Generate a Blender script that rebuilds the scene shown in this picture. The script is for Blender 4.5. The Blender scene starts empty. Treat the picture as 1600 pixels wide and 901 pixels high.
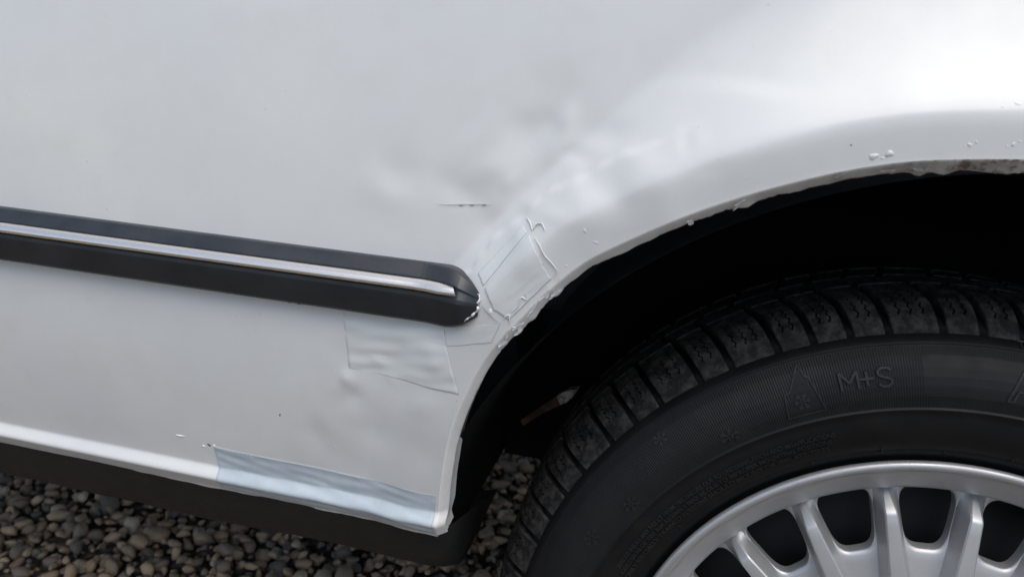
import bpy, math, random
import numpy as np
from mathutils import Matrix, Vector

random.seed(7)
RNG = np.random.default_rng(11)
S = bpy.context.scene
COL = S.collection

# ------------------------------------------------------------------ camera
CAM = np.array([-0.2079, -0.4509, 0.7012])
YAW, PITCH, ROLL = -0.2026, 0.2161, -0.0884
def cam_axes():
    cy, sy, cp, sp = math.cos(YAW), math.sin(YAW), math.cos(PITCH), math.sin(PITCH)
    f = np.array([sy*cp, cy*cp, -sp]); r = np.array([cy, -sy, 0.0]); d = np.cross(f, r)
    cr, sr = math.cos(ROLL), math.sin(ROLL)
    return cr*r + sr*d, -sr*r + cr*d, f
cr_, cd_, cf_ = cam_axes()
cam = bpy.data.cameras.new('camera')
cam.sensor_width = 36.0
cam.lens = 1164.0/1600.0*36.0
cam.clip_start = 0.01
cam.clip_end = 500.0
cam.dof.use_dof = True
cam.dof.focus_distance = 0.545
cam.dof.aperture_fstop = 9.0
cam_o = bpy.data.objects.new('camera', cam)
COL.objects.link(cam_o)
cam_o.matrix_world = Matrix(((cr_[0], -cd_[0], -cf_[0], CAM[0]),
                             (cr_[1], -cd_[1], -cf_[1], CAM[1]),
                             (cr_[2], -cd_[2], -cf_[2], CAM[2]), (0, 0, 0, 1)))
S.camera = cam_o

# ------------------------------------------------------------------ sky, sun, exposure
SUN_AZ = math.radians(60.0)       # how far the sun stands in front of the car side
SUN_EL = math.radians(62.0)
sd = Vector((math.cos(SUN_AZ)*math.cos(SUN_EL), -math.sin(SUN_AZ)*math.cos(SUN_EL), math.sin(SUN_EL)))
world = bpy.data.worlds.new('World')
S.world = world
world.use_nodes = True
wn = world.node_tree.nodes
bg = wn['Background']
sky = wn.new('ShaderNodeTexSky')
sky.sky_type = 'NISHITA'
sky.sun_disc = False
sky.sun_elevation = SUN_EL
sky.sun_rotation = math.atan2(sd.x, sd.y)
sky.air_density = 1.0
sky.dust_density = 2.0
sky.ozone_density = 0.2
world.node_tree.links.new(sky.outputs[0], bg.inputs[0])
bg.inputs[1].default_value = 0.10
sun = bpy.data.lights.new('sun', 'SUN')
sun.energy = 1.2
sun.angle = math.radians(55.0)           # bright haze: soft, almost shadowless light
sun.color = (1.0, 0.96, 0.86)
sun_o = bpy.data.objects.new('sun', sun)
COL.objects.link(sun_o)
sun_o.rotation_euler = sd.to_track_quat('Z', 'Y').to_euler()
sun_o.location = (3, -2, 4)
S.view_settings.view_transform = 'Standard'
S.view_settings.look = 'None'
S.view_settings.gamma = 1.0
S.view_settings.use_curve_mapping = False
S.view_settings.exposure = 0.76
S.render.engine = 'CYCLES'

# ------------------------------------------------------------------ helpers
def link(o, parent=None):
    COL.objects.link(o)
    if parent is not None:
        o.parent = parent
    return o

def mesh_data(name, verts, faces, mats, smooth=True, fmat=None):
    me = bpy.data.meshes.new(name)
    me.from_pydata([tuple(map(float, p)) for p in verts], [], [tuple(map(int, f)) for f in faces])
    for m in (mats if isinstance(mats, (list, tuple)) else [mats]):
        me.materials.append(m)
    if smooth is True:
        me.polygons.foreach_set('use_smooth', [True]*len(me.polygons))
    elif smooth is not False:
        me.polygons.foreach_set('use_smooth', smooth)
    if fmat is not None:
        me.polygons.foreach_set('material_index', fmat)
    me.update()
    return me

def obj(name, me, parent=None, label=None):
    o = bpy.data.objects.new(name, me)
    link(o, parent)
    if label:
        o['label'] = label
    return o

def part(name, verts, faces, mats, parent=None, smooth=True, fmat=None, label=None):
    return obj(name, mesh_data(name, verts, faces, mats, smooth, fmat), parent, label)

def grid_faces(nr, nc, off=0, flip=False, wrap=False):
    f = []
    for i in range(nr-1):
        for j in range(nc if wrap else nc-1):
            a = off+i*nc+j; b = off+i*nc+(j+1) % nc
            q = (a, b, b+nc, a+nc)
            f.append(q[::-1] if flip else q)
    return f

def sst(t):
    t = np.clip(t, 0, 1)
    return t*t*(3-2*t)

def catmull(pts, n):
    """even resampling of a smooth curve through pts"""
    P = np.array(pts, float)
    P = np.vstack([2*P[0]-P[1], P, 2*P[-1]-P[-2]])
    out = []
    for i in range(1, len(P)-2):
        t = np.linspace(0, 1, 24, endpoint=False)[:, None]
        a, b, c, d = P[i-1], P[i], P[i+1], P[i+2]
        out.append(.5*((2*b)+(-a+c)*t+(2*a-5*b+4*c-d)*t**2+(-a+3*b-3*c+d)*t**3))
    out = np.vstack(out+[P[-2][None]])
    s = np.r_[0, np.cumsum(np.hypot(*np.diff(out, axis=0).T))]
    u = np.linspace(0, s[-1], n)
    return np.c_[np.interp(u, s, out[:, 0]), np.interp(u, s, out[:, 1])]

def box(c, s, bev=0.0):
    """bevelled box: verts, faces"""
    import bmesh
    bm = bmesh.new()
    bmesh.ops.create_cube(bm, size=1.0)
    for v_ in bm.verts:
        v_.co = Vector((v_.co.x*s[0]+c[0], v_.co.y*s[1]+c[1], v_.co.z*s[2]+c[2]))
    if bev:
        bmesh.ops.bevel(bm, geom=bm.edges[:], offset=bev, segments=2, affect='EDGES', profile=.5)
    bm.verts.index_update()
    V = [v_.co[:] for v_ in bm.verts]; Fc = [[q.index for q in f.verts] for f in bm.faces]
    bm.free()
    return V, Fc

# ------------------------------------------------------------------ materials
def mat(name, color, rough=.5, metal=0.0, coat=0.0, coat_rough=.1, spec=.5):
    m = bpy.data.materials.new(name)
    m.use_nodes = True
    b = m.node_tree.nodes['Principled BSDF']
    b.inputs['Base Color'].default_value = (*color, 1)
    b.inputs['Roughness'].default_value = rough
    b.inputs['Metallic'].default_value = metal
    b.inputs['Coat Weight'].default_value = coat
    b.inputs['Coat Roughness'].default_value = coat_rough
    b.inputs['Specular IOR Level'].default_value = spec
    return m

class NT:
    def __init__(self, m):
        self.t = m.node_tree; self.b = self.t.nodes['Principled BSDF']
    def n(self, kind, **kw):
        o = self.t.nodes.new('ShaderNode'+kind)
        for k, v_ in kw.items():
            setattr(o, k, v_)
        return o
    def l(self, a, b):
        self.t.links.new(a, b)
    def coord(self):
        return self.n('TexCoord').outputs['Object']
    def noise(self, scale, detail=4, rough=.55, vec=None, dist=0.0):
        o = self.n('TexNoise')
        o.inputs['Scale'].default_value = scale; o.inputs['Detail'].default_value = detail
        o.inputs['Roughness'].default_value = rough; o.inputs['Distortion'].default_value = dist
        self.l(vec if vec is not None else self.coord(), o.inputs['Vector'])
        return o.outputs['Fac']
    def ramp(self, fac, stops):
        o = self.n('ValToRGB')
        e = o.color_ramp.elements
        while len(e) < len(stops):
            e.new(0.5)
        for q, (p, c) in zip(e, stops):
            q.position = p; q.color = (*c, 1) if len(c) == 3 else c
        self.l(fac, o.inputs['Fac'])
        return o.outputs['Color']
    def bump(self, h, strength=.3, dist=.001):
        o = self.n('Bump')
        o.inputs['Strength'].default_value = strength; o.inputs['Distance'].default_value = dist
        self.l(h, o.inputs['Height']); self.l(o.outputs['Normal'], self.b.inputs['Normal'])
    def mix(self, fac, a, b):
        o = self.n('Mix', data_type='RGBA')
        if isinstance(fac, float): o.inputs['Factor'].default_value = fac
        else: self.l(fac, o.inputs['Factor'])
        for s_, k in ((a, 6), (b, 7)):
            if isinstance(s_, tuple): o.inputs[k].default_value = (*s_, 1)
            else: self.l(s_, o.inputs[k])
        return o.outputs[2]
    def maprange(self, v_, a, b, c=0.0, d=1.0):
        o = self.n('MapRange'); self.l(v_, o.inputs[0])
        for i, q in enumerate((a, b, c, d)): o.inputs[i+1].default_value = q
        return o.outputs[0]

# white car paint: faint mottling of old paint, fine orange peel
M_PAINT = mat('white_paint', (.70, .71, .72), .42, 0, .5, .18, .45)
t = NT(M_PAINT)
vor = t.n('TexVoronoi'); vor.inputs['Scale'].default_value = 95; t.l(t.coord(), vor.inputs['Vector'])
spk = t.n('Math', operation='MULTIPLY'); t.l(t.maprange(vor.outputs['Distance'], .05, .10, 1., 0.), spk.inputs[0]); t.l(t.maprange(t.noise(14, 3), .50, .68, 0., .35), spk.inputs[1])
film = t.mix(t.maprange(t.noise(26, 6, .7), .45, .75, 0., .35), t.ramp(t.noise(7, 4), [(.3, (.66, .672, .675)), (.7, (.715, .722, .705))]), (.605, .60, .58))
t.l(t.mix(spk.outputs[0], film, (.30, .28, .25)), t.b.inputs['Base Color'])
t.l(t.maprange(t.noise(40, 3), .3, .7, .36, .5), t.b.inputs['Roughness'])
t.bump(t.noise(420, 2), .05, .0006)
# paint on the rolled arch edge: chalky, dirty, rust-flecked, sunlight painted into its front
M_LIP = mat('dirty_edge_paint_lit_front', (.6, .58, .53), .6)
t = NT(M_LIP)
dirt = t.ramp(t.noise(70, 6, .65), [(.30, (.20, .185, .16)), (.42, (.44, .43, .40)), (.65, (.62, .61, .59))])
sep = t.n('SeparateXYZ'); t.l(t.coord(), sep.inputs[0])
top = t.maprange(sep.outputs['X'], -.26, -.06)            # front painted whiter as if sunlit, rear duller with road dirt and shade
dirt_and_light = t.mix(top, (.82, .81, .79), dirt)
rz = t.maprange(t.noise(95, 5, .7), .46, .56)
near = t.n('VectorMath', operation='DISTANCE'); t.l(t.coord(), near.inputs[0]); near.inputs[1].default_value = (-.045, -.012, .692)
mm = t.n('Math', operation='MULTIPLY'); t.l(rz, mm.inputs[0]); t.l(t.maprange(near.outputs['Value'], .010, .06, 1., 0.03), mm.inputs[1])
t.l(t.mix(mm.outputs[0], dirt_and_light, (.09, .035, .014)), t.b.inputs['Base Color'])
t.bump(t.noise(260, 5, .7), .3, .0008)
M_TAPE = mat('white_tape', (.675, .695, .69), .38, 0, .2, .25)
t = NT(M_TAPE); t.bump(t.noise(160, 3), .12, .0008)
M_TAPE_BLUE = mat('pale_blue_tape', (.46, .53, .59), .4, 0, .25, .2)
t = NT(M_TAPE_BLUE)
t.l(t.ramp(t.noise(60, 4), [(.3, (.45, .515, .565)), (.7, (.54, .60, .645))]), t.b.inputs['Base Color'])
t.bump(t.noise(150, 4), .2, .001)
M_TAPE_EDGE = mat('tape_edge_dirt', (.40, .41, .42), .7)
M_FLAKE = mat('flaked_white_paint', (.80, .81, .82), .35)
M_DARKCHIP = mat('bare_dark_chip', (.03, .025, .02), .7)
# black trim
M_RUBBER = mat('black_moulding_plastic', (.016, .019, .023), .36, 0, 0, .1, .5)
t = NT(M_RUBBER)
t.l(t.maprange(t.noise(55, 5), .3, .7, .30, .46), t.b.inputs['Roughness'])
t.l(t.ramp(t.noise(30, 6, .7), [(.4, (.018, .022, .027)), (.75, (.034, .038, .043))]), t.b.inputs['Base Color'])
t.bump(t.noise(900, 2), .08, .0003)
M_TRIM = mat('satin_metal_strip', (.90, .84, .77), .27, .85)
M_UNDER = mat('black_underseal', (.011, .012, .012), .62)
t = NT(M_UNDER)
t.l(t.ramp(t.noise(45, 6, .7), [(.45, (.007, .008, .0085)), (.85, (.018, .018, .0175))]), t.b.inputs['Base Color'])
t.bump(t.noise(300, 4), .5, .001)
M_LINER = mat('black_liner_felt', (.004, .0045, .005), .85, spec=.2)
M_RUSTBAR = mat('rusty_tan_metal', (.30, .17, .085), .7)
t = NT(M_RUSTBAR)
t.l(t.ramp(t.noise(60, 5), [(.40, (.05, .026, .016)), (.75, (.24, .14, .075))]), t.b.inputs['Base Color'])
M_WHITETIP = mat('dirty_white_bush', (.62, .58, .51), .6)
t = NT(M_WHITETIP)
t.l(t.ramp(t.noise(140, 5, .7), [(.38, (.30, .23, .16)), (.55, (.68, .65, .59))]), t.b.inputs['Base Color'])
# tyre
def tyre_mat(name, lo, hi, r0, r1, sc=38, world=False):
    m = mat(name, lo, .6, 0, 0, .1, .27)
    q = NT(m)
    vec = q.n('NewGeometry').outputs['Position'] if world else None
    q.l(q.ramp(q.noise(sc, 8, .75, vec), [(.44, lo), (.70, hi)]), q.b.inputs['Base Color'])
    q.l(q.maprange(q.noise(25, 4), .3, .7, r0, r1), q.b.inputs['Roughness'])
    q.bump(q.noise(500, 3), .15, .0005)
    return m
M_TYRE = tyre_mat('tyre_rubber', (.0048, .0053, .0060), (.0095, .0095, .0095), .46, .62)
M_TREAD = tyre_mat('dusty_tread_rubber', (.0055, .0060, .0065), (.058, .055, .051), .62, .82, 110, True)
M_MARK = tyre_mat('moulded_rubber_marks', (.017, .018, .019), (.026, .026, .026), .38, .46)
# wheel
M_ALLOY = mat('silver_alloy_paint', (.47, .475, .48), .38, .6, .3, .3)
t = NT(M_ALLOY)
t.l(t.ramp(t.noise(22, 6, .6), [(.3, (.43, .435, .445)), (.7, (.50, .50, .505))]), t.b.inputs['Base Color'])
t.l(t.maprange(t.noise(60, 5), .3, .7, .36, .50), t.b.inputs['Roughness'])
M_DRUM = mat('black_brake_drum', (.006, .006, .0065), .7)
M_GLASS = mat('dark_window_glass', (.01, .012, .013), .05)
# gravel: one stone colour per stone
M_STONE = mat('gravel_stone', (.2, .18, .16), .75)
t = NT(M_STONE)
at = t.n('Attribute', attribute_name='stone'); at.attribute_type = 'GEOMETRY'
tint = t.ramp(at.outputs['Fac'], [(0, (.09, .08, .07)), (.3, (.19, .16, .13)), (.5, (.34, .255, .175)), (.7, (.48, .335, .21)), (.88, (.60, .415, .25)), (1, (.64, .53, .39))])
t.l(t.mix(t.maprange(t.noise(130, 5, .65), .35, .65), tint, t.mix(.45, tint, (.08, .075, .07))), t.b.inputs['Base Color'])
t.bump(t.noise(260, 5, .7), .5, .0012)
M_GROUND = mat('gravel_bed', (.08, .07, .06), .9)
t = NT(M_GROUND)
vo = t.n('TexVoronoi'); vo.inputs['Scale'].default_value = 45; t.l(t.coord(), vo.inputs['Vector'])
t.l(t.mix(t.maprange(vo.outputs['Distance'], .0, .6), t.ramp(vo.outputs['Color'], [(.2, (.16, .15, .14)), (.6, (.28, .23, .19)), (.9, (.36, .30, .25))]), (.05, .045, .04)), t.b.inputs['Base Color'])
t.bump(vo.outputs['Distance'], .8, -.01)

# ------------------------------------------------------------------ ground
def ground():
    R = 250.0
    V = [(-R, -R, -.012), (R, -R, -.012), (R, R, -.012), (-R, R, -.012)]
    o = part('gravel_ground', V, [(0, 1, 2, 3)], M_GROUND)
    o['kind'] = 'structure'; o['label'] = 'dark gravel ground under and around the car'
    return o
GROUND = ground()

def ico(sub):
    import bmesh
    bm = bmesh.new(); bmesh.ops.create_icosphere(bm, subdivisions=sub, radius=1)
    V = np.array([v_.co[:] for v_ in bm.verts]); Fc = np.array([[q.index for q in f.verts] for f in bm.faces]); bm.free()
    return V, Fc

def stone_shape(V, k):
    r = np.random.default_rng(100+k)
    out = V.copy()
    rad = np.ones(len(V))
    for _ in range(11):                      # planar cuts give worn corners
        n = r.normal(size=3); n /= np.linalg.norm(n)
        h = r.uniform(.50, .85); d = V@n
        rad = np.where(d > 0, np.minimum(rad, h/np.maximum(d, 1e-3)), rad)
    for _ in range(3):
        w = r.normal(size=3)*1.6; rad += .06*np.sin(V@w+r.uniform(0, 6))
    out = V*rad[:, None]
    return out*np.array([r.uniform(.95, 1.45), r.uniform(.75, 1.0), r.uniform(.55, .8)])

def rot_random(r):
    a = r.uniform(0, 2*math.pi); t1 = r.normal(0, .45); t2 = r.normal(0, .45)
    return (Matrix.Rotation(a, 3, 'Z')@Matrix.Rotation(t1, 3, 'X')@Matrix.Rotation(t2, 3, 'Y'))

def gravel():
    r = np.random.default_rng(5)
    sp = .0160
    xs = np.arange(-2.0, .75, sp); ys = np.arange(-.75, 1.55, sp*.9)
    X, Y = np.meshgrid(xs, ys)
    X = (X+r.uniform(-.5, .5, X.shape)*sp*1.1).ravel(); Y = (Y+r.uniform(-.5, .5, Y.shape)*sp*1.1).ravel()
    keep = ~((np.abs(X) < .10) & (Y > .05) & (Y < .23))          # the tyre stands here
    X, Y = X[keep], Y[keep]; n = len(X)
    size = np.clip(r.lognormal(math.log(.0078), .40, n), .005, .020)
    Z = r.uniform(-.008, .006, n)+size*.30
    tint = np.clip(r.beta(2.6, 1.5, n), 0, 1)
    # the 300 stones that show largest: in view, nearest the lens
    P = np.c_[X, Y, Z]-CAM
    dep = P@cf_; u = 800+1164*(P@cr_)/dep; v_ = 450.5+1164*(P@cd_)/dep
    inview = (dep > .1) & (((u > -10) & (u < 690) & (v_ > 748+.19*u) & (v_ < 915)) | ((u > 690) & (u < 830) & (v_ > 690) & (v_ < 915) & (v_ > 850-1.5*(u-690))))
    score = np.where(inview, size/np.maximum(dep, .1), 0)
    big = np.argsort(-score)[:300]
    V2, F2 = ico(2)
    shapes = []
    for k in range(30):
        me = mesh_data('pebble', stone_shape(V2, k), F2, M_STONE)
        a = me.attributes.new('stone', 'FLOAT', 'POINT')
        a.data.foreach_set('value', [.18+.82*float((k*.618) % 1.0)**.75]*len(V2))
        shapes.append(me)
    for i, b in enumerate(big):
        o = bpy.data.objects.new('pebble', shapes[int(r.integers(30))])
        R = rot_random(r)
        o.matrix_world = Matrix.Translation((X[b], Y[b], Z[b]+.002))@R.to_4x4()@Matrix.Scale(size[b]*1.08, 4)
        COL.objects.link(o)
        o.parent = GROUND
    rest = np.setdiff1d(np.arange(n), big)
    pv, pf, pt, o0 = [], [], [], 0
    for sub, sel in ((2, rest[score[rest] > 0]), (1, rest[score[rest] <= 0])):
        V1, F1 = ico(sub)
        base = [stone_shape(V1, k) for k in range(60)]
        m = len(sel); nv = len(V1)
        Vs = np.empty((m, nv, 3), np.float32)
        for j, b in enumerate(sel):
            R = np.array(rot_random(r))
            Vs[j] = base[j % 60]@R.T*size[b]+np.array((X[b], Y[b], Z[b]))
        pv.append(Vs.reshape(-1, 3)); pf.append((F1[None]+(o0+np.arange(m)*nv)[:, None, None]).reshape(-1, 3)); pt.append(np.repeat(tint[sel], nv))
        o0 += m*nv
    Vs = np.vstack(pv); Fs = np.vstack(pf)
    me = bpy.data.meshes.new('gravel')
    me.vertices.add(len(Vs)); me.vertices.foreach_set('co', Vs.ravel())
    me.loops.add(len(Fs)*3); me.loops.foreach_set('vertex_index', Fs.ravel().astype(np.int32))
    me.polygons.add(len(Fs)); me.polygons.foreach_set('loop_start', np.arange(0, len(Fs)*3, 3, dtype=np.int32))
    me.polygons.foreach_set('use_smooth', np.ones(len(Fs), bool))
    me.update(calc_edges=True)
    a = me.attributes.new('stone', 'FLOAT', 'POINT'); a.data.foreach_set('value', np.concatenate(pt).astype(np.float32))
    me.materials.append(M_STONE)
    o = obj('gravel', me)
    o['kind'] = 'stuff'; o['label'] = 'loose brown and grey gravel stones beneath the car sill'; o['category'] = 'gravel'
gravel()

# ------------------------------------------------------------------ the car
CAR = bpy.data.objects.new('parked_car', None)
link(CAR)
CAR['label'] = 'white car with patched dented rear wheel arch, black side moulding and silver alloy wheel'
CAR['category'] = 'car'
WZ = .31                                                     # axle height; the axle runs along Y at x = 0

# the wheel arch edge (x, z), front half traced from the sill corner to the crown, rear half mirrored
ARCH_F = [(-.3462, .4020), (-.3459, .4089), (-.3432, .4441), (-.3409, .4622), (-.3379, .4832), (-.333, .5036), (-.3263, .5235), (-.3197, .5405), (-.3126, .5549), (-.3037, .5689),
          (-.2945, .5808), (-.2848, .5935), (-.2734, .6074), (-.2573, .6238), (-.2422, .6348), (-.2077, .6558), (-.1748, .6722), (-.1432, .6852), (-.1126, .6952), (-.0826, .7016), (-.0385, .7062), (0, .7075)]
ARCH_R = [(-x, z) for x, z in ARCH_F[::-1][1:-1]]+[(.3495, .36), (.3505, .33)]
ARCH = catmull(ARCH_F+ARCH_R, 700)

def base_y(x, z):
    return np.where(z > .6, .25*(z-.6)**2, .83*(.6-z)**2)+.004*((x+.35)/.6)**2
def flare_amp(x, z):
    th = np.degrees(np.arctan2(-np.abs(x), z-WZ))
    return .004+.025*sst((th+70)/60)
def arch_dist(x, z):
    x = np.asarray(x, float); sh = x.shape
    q = np.c_[x.ravel(), np.asarray(z, float).ravel()]
    out = np.empty(len(q)); A = ARCH[::2]
    for i in range(0, len(q), 20000):
        c = q[i:i+20000]
        out[i:i+20000] = np.sqrt(((c[:, None, :]-A[None])**2).sum(2).min(1))
    return out.reshape(sh)

DENTS = []
def dents(n, xr, zr, sig, amp, seed):
    r = np.random.default_rng(seed)
    for _ in range(n):
        DENTS.append((r.uniform(*xr), r.uniform(*zr), r.uniform(*sig), r.uniform(.5, 2.2), r.uniform(0, math.pi), r.normal(0, amp)))
dents(26, (-.43, -.335), (.485, .575), (.004, .010), .00055, 1)      # under the moulding's end
dents(12, (-.45, -.34), (.43, .52), (.006, .014), .00060, 2)
dents(16, (-.40, -.31), (.60, .67), (.008, .016), .00060, 3)         # behind the moulding's end
dents(26, (-.34, -.22), (.65, .73), (.006, .014), .00062, 4)         # torn filler above the arch
dents(20, (-.31, -.22), (.60, .67), (.004, .010), .00048, 5)
dents(30, (-.30, -.19), (.632, .705), (.004, .011), .00042, 9)        # lumpy filler along the arch
dents(10, (-.8, -.1), (.5, .8), (.05, .10), .0009, 6)                # broad waves of an old panel

def lumps(x, z):
    y = np.zeros_like(x)
    for cx, cz, s, asp, an, a in DENTS:
        dx = x-cx; dz = z-cz
        u = (dx*math.cos(an)+dz*math.sin(an))/s; w = (-dx*math.sin(an)+dz*math.cos(an))/(s/asp)
        y += a*np.exp(-.5*(u*u+w*w))
    # the filler's step: a proud skin that follows the arch from the moulding end to the torn tip
    d = arch_dist(x, z)
    th = np.degrees(np.arctan2(x, z-WZ))
    e1 = .047+.0012*np.sin(th*1.1)+.0007*np.sin(th*3.1+1)
    on1 = sst((th+53)/5)*(1-sst((th+33)/7))
    y -= .0016*on1*sst((e1-d)/.0038)
    e2 = .056+.007*np.sin(th*.45)+.026*np.exp(-((th+29.5)/4.5)**2)
    on2 = sst((th+44)/8)*(1-sst((th+25)/12))
    y -= .0007*on2*sst((e2-d)/.015)
    return y

SILL = .402
def panel_y(x, z, detail=True):
    x = np.asarray(x, float); z = np.asarray(z, float)
    d = arch_dist(x, z)
    F = flare_amp(x, z)
    th = np.degrees(np.arctan2(-np.abs(x), z-WZ))
    W = .030+.060*sst((th+42)/30)
    ex = 1.05+.65*sst((th+36)/18)
    k = .0030
    u = k*np.log1p(np.exp(np.clip((d-.024)/k, -40, 40)))/W
    u = np.where(d-.024 > .1, (d-.024)/W, u)
    v1 = 1-u
    soft = .035
    v1 = soft*np.log1p(np.exp(np.clip(v1/soft, -40, 40)))
    v1 = np.where(1-u > .8, 1-u, v1)
    y = base_y(x, z)-F*v1**ex+.14*np.clip(.024-d, 0, .024)*sst((th+60)/25)
    # sill: the skin turns out to a raised lip along its lower edge
    lip = sst((SILL+.0225-z)/.0105)
    y = y-.0075*lip+.55*np.clip(SILL+.0115-z, 0, .02)
    if detail:
        y = y+lumps(x, z)
    return y

XL, XR, ZT, ZM = -2.2, .62, .95, .6074
iM = int(np.argmin(np.abs(ARCH[:350, 1]-ZM)))
ZM = ARCH[iM, 1]; XM = ARCH[iM, 0]

def build_panel():
    V = []; Fc = []; fm = []
    # columns shared by the lower-front block and the upper block left of the arch
    nu = 250
    ua = np.r_[np.linspace(XL, -.80, 30, endpoint=False), np.linspace(-.80, -.46, 110, endpoint=False)]
    frac = np.linspace(0, 1, nu-len(ua)+60)
    def row_x(xe):
        a = ua
        b = -.46+(xe+.46)*frac
        return np.r_[a, b]
    nc = len(row_x(XM))
    # rows of the lower block: dense in the sill lip
    zr = np.r_[np.linspace(SILL, SILL+.034, 36, endpoint=False), np.linspace(SILL+.034, ZM, 90)]
    fz, fx = ARCH[:iM+1, 1], ARCH[:iM+1, 0]
    X = np.array([row_x(np.interp(z, fz, fx)) for z in zr]); Z = np.repeat(zr[:, None], nc, 1)
    V.append(np.c_[X.ravel(), panel_y(X, Z).ravel(), Z.ravel()])
    Fc += grid_faces(len(zr), nc)
    # upper block, front: columns straight up from ZM
    nz = 130
    tz = np.linspace(0, 1, nz)**1.25
    x0 = row_x(XM)
    jR = 700-1-iM
    ax = np.linspace(iM, jR, 520)
    axx = np.interp(ax, np.arange(700), ARCH[:, 0])[1:]; azz = np.interp(ax, np.arange(700), ARCH[:, 1])[1:]
    xe = row_x(XM)                                           # rear mirror block shares the same trick
    xr = -x0[::-1]
    xcols = np.r_[x0, axx]; zlow = np.r_[np.full(len(x0), ZM), azz]
    # rear of the arch
    xrear = np.linspace(axx[-1], XR, 70)[1:]
    xcols = np.r_[xcols, xrear]; zlow = np.r_[zlow, np.full(len(xrear), azz[-1])]
    n2 = len(xcols)
    Z2 = zlow[None]+(ZT-zlow)[None]*tz[:, None]; X2 = np.repeat(xcols[None], nz, 0)
    off = len(zr)*nc
    Y2 = panel_y(X2, Z2)
    V.append(np.c_[X2.ravel(), Y2.ravel(), Z2.ravel()])
    Fc += grid_faces(nz, n2, off)
    # rear lower block
    off2 = off+nz*n2
    zq = np.linspace(.36, azz[-1], 60)
    rz, rx = ARCH[jR:, 1][::-1], ARCH[jR:, 0][::-1]
    X3 = np.array([np.linspace(np.interp(z, rz, rx), XR, 70) for z in zq]); Z3 = np.repeat(zq[:, None], 70, 1)
    V.append(np.c_[X3.ravel(), panel_y(X3, Z3, False).ravel(), Z3.ravel()])
    Fc += grid_faces(60, 70, off2)
    fm = [0]*len(Fc)
    # rolled edge of the arch: bevel, then a flange turned in
    n = len(ARCH); off3 = off2+60*70
    keep = np.arange(n)
    tg = np.gradient(ARCH, axis=0); tg /= np.hypot(*tg.T)[:, None]
    nin = np.c_[tg[:, 1], -tg[:, 0]]                          # towards the wheel
    s = np.linspace(0, 1, n)
    r = np.random.default_rng(21)
    def wob(f, ph):
        return np.sin(s*f+ph)
    rag = .0002*wob(150, 1)+.0002*wob(410, 2)+.0002*wob(77, .4)+r.normal(0, .0003, n)*(r.uniform(0, 1, n) < .4)
    rag = np.where(ARCH[:, 0] < -.31, rag*.35, rag)
    drips = np.zeros(n)
    for cx, h, wd in ((-.1705, .0022, .004), (-.085, .003, .004), (-.073, .0028, .005), (-.045, .0015, .01), (-.028, .0025, .004), (-.2745, .0012, .0025), (-.289, .0012, .002), (-.24, .001, .01)):
        drips += h*np.exp(-((ARCH[:, 0]-cx)/wd)**2)*(ARCH[:, 1] > .55)
    drips = np.maximum(drips, 0)
    y0 = panel_y(ARCH[:, 0], ARCH[:, 1])
    prof = [(0, 0, 0), (.0008, .0002, 0), (.0016, .0009, 0), (.0034, .0030, .1), (.0052, .0054, .3), (.0062, .0068, .8), (.0066, .0076, 1.0), (.0066, .0086, 1.0), (.0056, .0096, .6), (.0045, .030, 0)]
    for a, b, w in prof:
        aa = a*.86+(rag+drips)*w
        p = ARCH+nin*aa[:, None]
        V.append(np.c_[p[:, 0], y0+b+.4*rag*w, p[:, 1]])
    ef = grid_faces(len(prof), n, off3, True)
    Fc += ef; fm += [1]*len(ef)
    # folded lower edge of the sill
    xs = np.linspace(XL, ARCH[0, 0], 400); off4 = off3+len(prof)*n
    ys = panel_y(xs, np.full(400, SILL))
    wv = .0004*np.sin(xs*61)+.0003*np.sin(xs*190)+r.normal(0, .00012, 400)
    sp = [(0, 0), (.0012, .0006), (.0024, .0022), (.0030, .0045), (.0028, .010), (.0028, .022)]
    for a, b in sp:
        V.append(np.c_[xs, ys+b, SILL-a+wv*min(1, a/.0024)])
    Fc += grid_faces(len(sp), 400, off4, True); fm += [0]*((len(sp)-1)*399)
    o = part('quarter_panel', np.vstack(V), Fc, [M_PAINT, M_LIP], CAR, True, fm, 'dented white rear quarter panel with flaking wheel arch edge')
    return o
PANEL = build_panel()

def on_panel(x, z, lift=0.0):
    """points on the skin, lifted along its normal"""
    x = np.asarray(x, float); z = np.asarray(z, float)
    e = 5e-4
    y = panel_y(x, z)
    gx = (panel_y(x+e, z)-panel_y(x-e, z))/(2*e); gz = (panel_y(x, z+e)-panel_y(x, z-e))/(2*e)
    n = np.stack([gx, -np.ones_like(gx), gz], -1); n /= np.linalg.norm(n, axis=-1, keepdims=True)
    return np.stack([x, y, z], -1)+n*np.asarray(lift)[..., None]

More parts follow.
